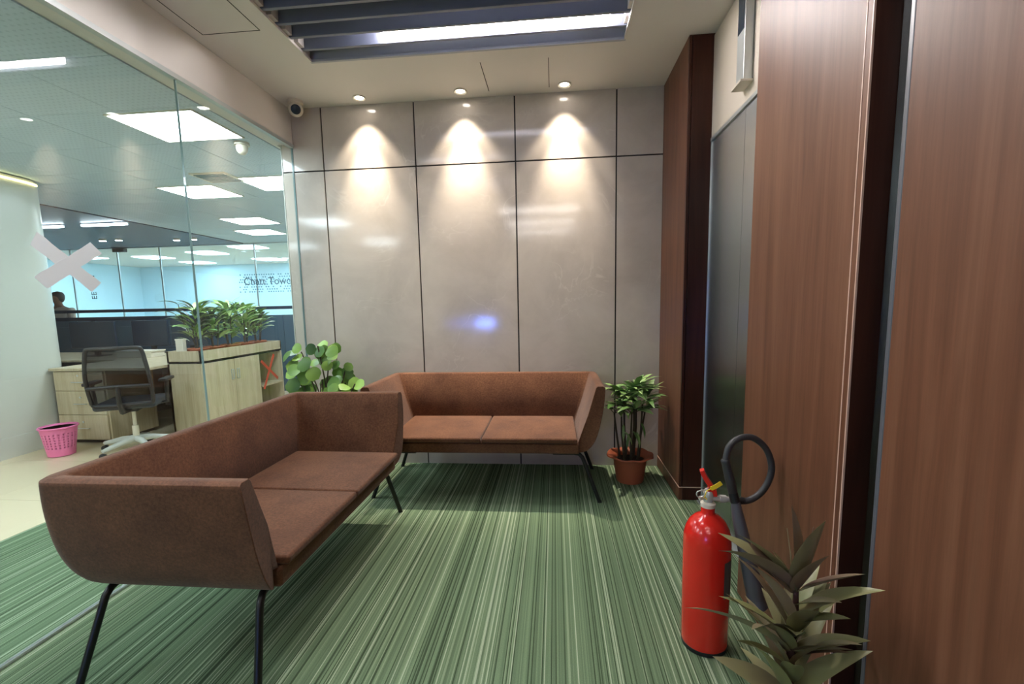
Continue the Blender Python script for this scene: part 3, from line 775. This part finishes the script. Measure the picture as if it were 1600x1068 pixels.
# ------------------------------------------------------------------ office furniture
# planter cabinet
UX0, UX1, UY0, UY1 = -3.665, -3.29, .66, 2.045
t = thing('planter_cabinet', (-3.477, 1.35, 0), 'pale oak planter cabinet with doors and open shelf beyond the glass', 'cabinet')
boxes('carcass', [(UX0, UX1-.02, UY0, UY0+.02, 0, .775), (UX0, UX0+.02, UY0, UY1, 0, .775), (UX0, UX1-.02, 1.58, 1.60, 0, .775), (UX0, UX1, UY1-.02, UY1, 0, .775), (UX0, UX1-.02, UY0, UY1, .05, .07)], M_oak, t)
box('plinth', UX0, UX1-.03, UY0+.01, UY1-.02, 0, .05, M_gap, t)
boxes('planter_trough', [(UX0, UX1, UY0, UY0+.02, .785, .905), (UX0, UX1, UY1-.02, UY1, .785, .905), (UX0, UX0+.02, UY0, UY1, .785, .905), (UX1-.02, UX1, UY0, UY1, .785, .905), (UX0, UX1, UY0, UY1, .785, .80)], M_oak, t)
box('shadow_gap', UX0+.01, UX1-.012, UY0+.008, UY1-.01, .772, .787, M_groove, t)
for (a, b, hy) in ((UY0+.004, 1.138, 1.098), (1.142, 1.578, 1.19)):
    d = box('door', UX1-.02, UX1, a, b, .06, .772, M_oak, t, bevel=.0015)
    boxes('handle', [(UX1, UX1+.006, hy-.02, hy-.014, .548, .66), (UX1, UX1+.006, hy+.014, hy+.02, .548, .66), (UX1, UX1+.006, hy-.02, hy+.02, .654, .66), (UX1, UX1+.006, hy-.02, hy+.02, .548, .554)], M_alu, d)
box('shelf', UX0+.02, UX1-.004, 1.60, UY1-.02, .365, .385, M_oak, t)
box('back_panel', UX0+.02, UX0+.03, 1.60, UY1-.02, .07, .775, mat('olive_board', lin(118, 116, 90), .6), t)
# plants standing in the trough
ol = leaf_mesh('office_leaf', .22, .058, .8, M_leaf_off, 6, .25, 'lance'); ol2 = leaf_mesh('office_leaf_dark', .23, .055, .8, M_leaf_dark, 6, .25, 'lance')
ro = random.Random(9)
PN = ['leftmost plant in the oak planter, with long dark arching leaves', 'second plant from the left in the oak planter', 'middle leafy plant in the oak planter', 'fourth plant from the left in the oak planter', 'rightmost leafy plant in the oak planter']
for i, y in enumerate((.86, 1.10, 1.36, 1.60, 1.85)):
    x = -3.477; t = thing('planter_plant', (x, y, .80), PN[i], 'plant', 'plants in the oak planter')
    flower_pot(t, (x, y, .80), .07, .095, .115, .012)
    top = (1.48, 1.42, 1.50, 1.46, 1.40)[i]
    for k in range(4):
        a = ro.uniform(0, 2*PI); tube('stem', [(x+.03*math.cos(a), y+.03*math.sin(a), .89), (x+.06*math.cos(a), y+.06*math.sin(a), top-.25)], .006, M_stem, t, 5)
    for k in range(95):
        a = ro.uniform(0, 2*PI); z = .97+(top-1.10)*ro.random()**.7; rr = .08*ro.random()
        m_ = ol2 if (i < 2 and k % 3 == 0) or k % 8 == 0 else ol
        place(m_, 'leaf', (x+rr*math.cos(a), y+rr*math.sin(a), z), (math.cos(a), math.sin(a), ro.uniform(.5, 1.8)), t, ro.uniform(-.5, .5), ro.uniform(.55, .95))
    if i == 0:
        for (dy, dz) in ((-.30, 1.30), (-.22, 1.40)):
            tube('stem', [(x, y, .9), (x-.05, y-.10, 1.2), (x-.06, y+dy*.6, dz-.02)], .004, M_stem, t, 5)
            place(ol2, 'leaf', (x-.06, y+dy*.6, dz-.02), (-.3, -.8, .5), t, 0, .9)
t = thing('white_box', (-3.525, .72, .8), 'small white box at the near end of the oak planter', 'box')
box('body', -3.58, -3.50, .69, .74, .8005, 1.02, M_cream, t, bevel=.004); box('lid', -3.583, -3.497, .687, .743, 1.015, 1.03, M_cream, t, bevel=.002)
# desks
t = thing('office_desk', (-4.3, .8, 0), 'pale oak desk with drawer pedestal between curved wall and planter', 'desk')
box('desktop', -4.735, UX0-.004, .42, 1.16, .745, .772, M_oak, t, bevel=.003)
pd = boxes('pedestal', [(-4.72, -4.16, .46, 1.0, .035, .744)], M_oak, t)
box('plinth', -4.70, -4.19, .49, .98, 0, .035, M_gap, t)
for (z0, z1) in ((.545, .735), (.30, .54), (.045, .295)):
    d = box('drawer', -4.712, -4.175, .440, .459, z0, z1, M_oak, t, bevel=.002)
    zc = (z0+z1)/2
    tube('handle', [(-4.51, .439, zc-.01), (-4.51, .425, zc-.01), (-4.38, .425, zc-.01), (-4.38, .439, zc-.01)], .004, M_alu, d, 6)
    lathe('lock', [(.010, 0), (.010, .004), (0, .004)], M_alu, (-4.445, .440, zc+.055), d, 10, axis=(0, -1, 0))
box('modesty_panel', -4.16, UX0-.004, 1.12, 1.14, .25, .744, M_gap, t)
t = thing('workstation_desk', (-6, 1.7, 0), 'long cream desktop running behind the oak desk', 'desk')
box('desktop', -8.6, UX0-.01, 1.165, 2.15, .745, .770, M_oak, t, bevel=.003)
box('modesty_panel', -8.6, UX0-.01, 2.15, 2.17, .10, .80, M_divider, t)
for x in (-8.5, -6.6, -5.0): box('leg', x, x+.05, 1.3, 2.1, 0, .745, M_alu, t)
def divider(y, x0, x1, zt, label, blue=False):
    t = thing('desk_divider', ((x0+x1)/2, y, 0), label, 'partition', 'low partitions between workstations')
    k = 0; x = x0
    while x < x1-.1:
        xe = min(x+1.2, x1); box('panel', x+.005, xe-.005, y, y+.03, 0, zt-.14, M_bluepanel if blue and xe >= x1-.05 else M_divider, t); x = xe
    for x in (x0, (x0+x1)/2, x1): box('post', x-.015, x+.015, y-.005, y+.035, 0, zt, M_screen, t)
    box('top_rail', x0, x1, y-.01, y+.04, zt-.05, zt, M_navy, t, bevel=.004)
divider(2.35, -8.6, -4.0, 1.25, 'nearer low slate partition behind the dark monitors')
divider(3.3, -8.8, XL-.15, 1.36, 'farther low slate partition with navy top rail and blue end', True)
def monitor(x, y, wd, label, rz=0):
    t = thing('monitor', (x, y, .77), label, 'monitor', 'monitors on the long desk')
    box('screen_housing', x-wd/2, x+wd/2, y, y+.03, .87, 1.20, M_screen, t, bevel=.005); box('screen', x-wd/2+.012, x+wd/2-.012, y-.002, y+.001, .885, 1.19, M_screen, t)
    box('stand', x-.03, x+.03, y+.03, y+.06, .78, 1.0, M_blackp, t); box('foot', x-.12, x+.12, y-.05, y+.12, .7705, .78, M_blackp, t, bevel=.003)
monitor(-5.50, 1.60, .62, 'large dark monitor nearest the curved wall')
monitor(-4.95, 1.85, .5, 'dark monitor in the middle of the long desk')
monitor(-4.40, 1.85, .5, 'dark monitor beside the planter plants')
t = thing('storage_box', (-4.72, 1.45, .77), 'low cream box lying on the long desk', 'box')
box('body', -4.95, -4.5, 1.36, 1.56, .7705, .84, M_cream, t, bevel=.004); box('lid', -4.96, -4.49, 1.355, 1.565, .835, .852, M_cream, t, bevel=.003)

# waste basket with perforations
BX, BY = -4.32, .10
t = thing('waste_basket', (BX, BY, 0), 'pink plastic waste basket with punched holes by the curved wall', 'basket')
V, Fc = [], []; NS, NZ = 72, 21
for j in range(NZ+1):
    u = j/NZ; r = .098+.036*u; z = .006+.262*u
    for k in range(NS): a = 2*PI*k/NS; V.append((BX+r*math.cos(a), BY+r*math.sin(a), z))
for j in range(NZ):
    for k in range(NS):
        if 6 <= j <= 16 and j % 2 == 0 and k % 3 == 0: continue
        a, b = j*NS+k, j*NS+(k+1) % NS; Fc.append((a, b, b+NS, a+NS))
Fc.append(tuple(range(NS)))
o = meshobj('basket_wall', V, Fc, M_pink, t, smooth=True); sm = o.modifiers.new('solid', 'SOLIDIFY'); sm.thickness = .003
lathe('rim', [(.132, .262), (.143, .264), (.145, .272), (.141, .279), (.134, .279), (.131, .270), (.132, .262)], M_pink, (BX, BY, 0), t, 48)

# office chairs
def make_chair(loc, rz, label):
    t = thing('office_chair', (0, 0, 0), label, 'chair', 'black mesh office chairs')
    M_mesh = bpy.data.materials.get('charcoal_mesh') or mat('charcoal_mesh', lin(52, 58, 64), .7)
    # five-star base
    for k in range(5):
        a = 2*PI*k/5+.3; c, s = math.cos(a), math.sin(a)
        lg = tube('base_arm', [(0, 0, .115), (.12*c, .12*s, .11), (.30*c, .30*s, .075)], [.034, .028, .018], mat('grey_base_plastic', lin(196, 198, 190), .3) if k == 0 and 'grey_base_plastic' not in bpy.data.materials else bpy.data.materials['grey_base_plastic'], t, 8)
        ax_ = Vector((-s, c, 0))
        lathe('caster', [(0, -.022), (.022, -.022), (.027, -.016), (.027, .016), (.022, .022), (0, .022)], M_blackp, (.30*c, .30*s, .0275), lg, 14, axis=ax_)
    tube('gas_lift', [(0, 0, .10), (0, 0, .24), (0, 0, .241), (0, 0, .40)], [.026, .026, .016, .016], M_cream, t, 14)
    box('mechanism', -.07, .07, -.10, .10, .39, .43, M_blackp, t, bevel=.01)
    box('seat', -.235, .235, -.21, .25, .43, .495, M_mesh, t, bevel=.03, seg=4)
    # back: frame loop + mesh, leaning back (back side at -y)
    def bp(u, w): # u -1..1 across, w 0..1 up
        return Vector((u*(.225-.03*w+.02*math.sin(PI*w)), -.235-.035*math.sin(PI*w)*1.0-.07*w*w-.03*(1-abs(u))+.03, .50+.50*w))
    loop = [bp(-1, 0), bp(-1, .25), bp(-1, .5), bp(-1, .75), bp(-1, .95), bp(-.85, 1.0), bp(0, 1.0), bp(.85, 1.0), bp(1, .95), bp(1, .75), bp(1, .5), bp(1, .25), bp(1, 0), bp(.85, -.04), bp(0, -.04), bp(-.85, -.04), bp(-1, 0)]
    tube('back_frame', catmull(loop, 4), .017, M_blackp, t, 8)
    V, Fc = [], []; n = 10
    for i in range(n+1):
        for j in range(n+1): V.append(bp(-.97+1.94*i/n, .0+.98*j/n))
    for i in range(n):
        for j in range(n): a = i*(n+1)+j; Fc.append((a, a+1, a+n+2, a+n+1))
    mm = meshobj('mesh_back', V, Fc, bpy.data.materials.get('see_through_mesh') or glass_mat('see_through_mesh', (.17, .19, .22, 1), .2), t, smooth=True)
    tube('lumbar_bar', [bp(-1, .3)+Vector((0, -.012, 0)), bp(0, .32)+Vector((0, -.02, 0)), bp(1, .3)+Vector((0, -.012, 0))], .016, M_blackp, t, 8)
    tube('back_stem', [(0, -.05, .41), (0, -.24, .42), (0, -.285, .50), (0, -.29, .66)], [.025, .025, .022, .018], M_blackp, t, 8)
    for s in (-1, 1):
        ar = tube('armrest', [(s*.2, 0, .44), (s*.275, 0, .45), (s*.285, .0, .62), (s*.285, .0, .66)], .016, M_blackp, t, 8)
        box('arm_pad', s*.285-.035, s*.285+.035, -.12, .13, .655, .685, M_blackp, ar, bevel=.01)
    t.location = loc; t.rotation_euler = (0, 0, rz)
    return t
def copy_tree(o, parent=None):
    c = o.copy(); C.objects.link(c)
    if parent is not None: c.parent = parent; c.matrix_parent_inverse = o.matrix_parent_inverse.copy()
    for ch in list(o.children): copy_tree(ch, c)
    return c
ch = make_chair((-3.71, .27, 0), math.radians(27), 'black mesh office chair with grey star base at the oak desk')
c2 = copy_tree(ch); c2.location = (-2.98, 2.75, .0085); c2.rotation_euler = (0, 0, 2.2); c2['label'] = 'black office chair in the gap between planter and marble wall'
tag(box('rug', -3.4, -2.1, 2.2, 3.2, 0, .008, M_rug), 'pink rug under the far office chair', 'rug')

# ------------------------------------------------------------------ person behind the partitions
def skin(name, nodes, edges, m, parent, sub=2):
    me = bpy.data.meshes.new(name); me.from_pydata([n[0] for n in nodes], edges, []); me.materials.append(m)
    o = bpy.data.objects.new(name, me); link(o, parent)
    o.modifiers.new('skin', 'SKIN'); sv = me.skin_vertices[0].data if me.skin_vertices else None
    if sv is None:
        bm = bmesh.new(); bm.from_mesh(me); bm.verts.layers.skin.verify(); bm.to_mesh(me); bm.free(); sv = me.skin_vertices[0].data
    for i, n in enumerate(nodes):
        r = n[1] if isinstance(n[1], tuple) else (n[1], n[1]); sv[i].radius = r; sv[i].use_root = (i == 0)
    s = o.modifiers.new('sub', 'SUBSURF'); s.levels = sub; s.render_levels = sub
    return o
gx, gy = -8.66, 4.0
t = thing('person', (gx, gy, 0), 'person in a beige shirt standing behind the slate partition', 'person')
g = lambda x, y, z: (gx+x, gy+y, z)
skin('body', [(g(0, 0, .95), .13), (g(-.01, 0, 1.15), .13), (g(-.03, 0, 1.34), (.13, .10)), (g(-.05, 0, 1.45), .055), (g(-.06, -.01, 1.51), .055), (g(-.07, -.02, 1.58), .085), (g(-.07, -.02, 1.65), .075),
     (g(.16, 0, 1.36), .055), (g(.20, -.05, 1.10), .042), (g(.14, -.22, 1.0), .034), (g(.11, -.28, 1.0), .035), (g(-.20, 0, 1.36), .055), (g(-.25, -.05, 1.10), .042), (g(-.19, -.22, 1.0), .034), (g(-.16, -.28, 1.0), .035),
     (g(.09, 0, .88), .085), (g(.09, 0, .48), .055), (g(.09, .01, .08), .042), (g(.09, -.12, .04), .035), (g(-.10, 0, .88), .085), (g(-.10, 0, .48), .055), (g(-.10, .01, .08), .042), (g(-.10, -.12, .04), .035)],
     [(0, 1), (1, 2), (2, 3), (3, 4), (4, 5), (5, 6), (2, 7), (7, 8), (8, 9), (9, 10), (2, 11), (11, 12), (12, 13), (13, 14), (0, 15), (15, 16), (16, 17), (17, 18), (0, 19), (19, 20), (20, 21), (21, 22)], M_skin, t)
skin('shirt', [(g(0, 0, .90), .15), (g(-.01, 0, 1.15), .15), (g(-.03, 0, 1.34), (.155, .12)), (g(-.04, 0, 1.42), .07), (g(.17, 0, 1.37), .07), (g(.21, -.03, 1.16), .058), (g(-.21, 0, 1.37), .07), (g(-.26, -.03, 1.16), .058)],
     [(0, 1), (1, 2), (2, 3), (2, 4), (4, 5), (2, 6), (6, 7)], M_shirt, t)
skin('trousers', [(g(0, 0, .94), .145), (g(.09, 0, .86), .10), (g(.09, 0, .48), .068), (g(.09, .01, .10), .058), (g(-.10, 0, .86), .10), (g(-.10, 0, .48), .068), (g(-.10, .01, .10), .058)],
     [(0, 1), (1, 2), (2, 3), (0, 4), (4, 5), (5, 6)], M_trouser, t)
lathe('hair', [(.060, -.09), (.084, -.05), (.094, 0), (.091, .05), (.066, .09), (0, .108)], M_hair, g(-.07, .012, 1.605), t, 20)
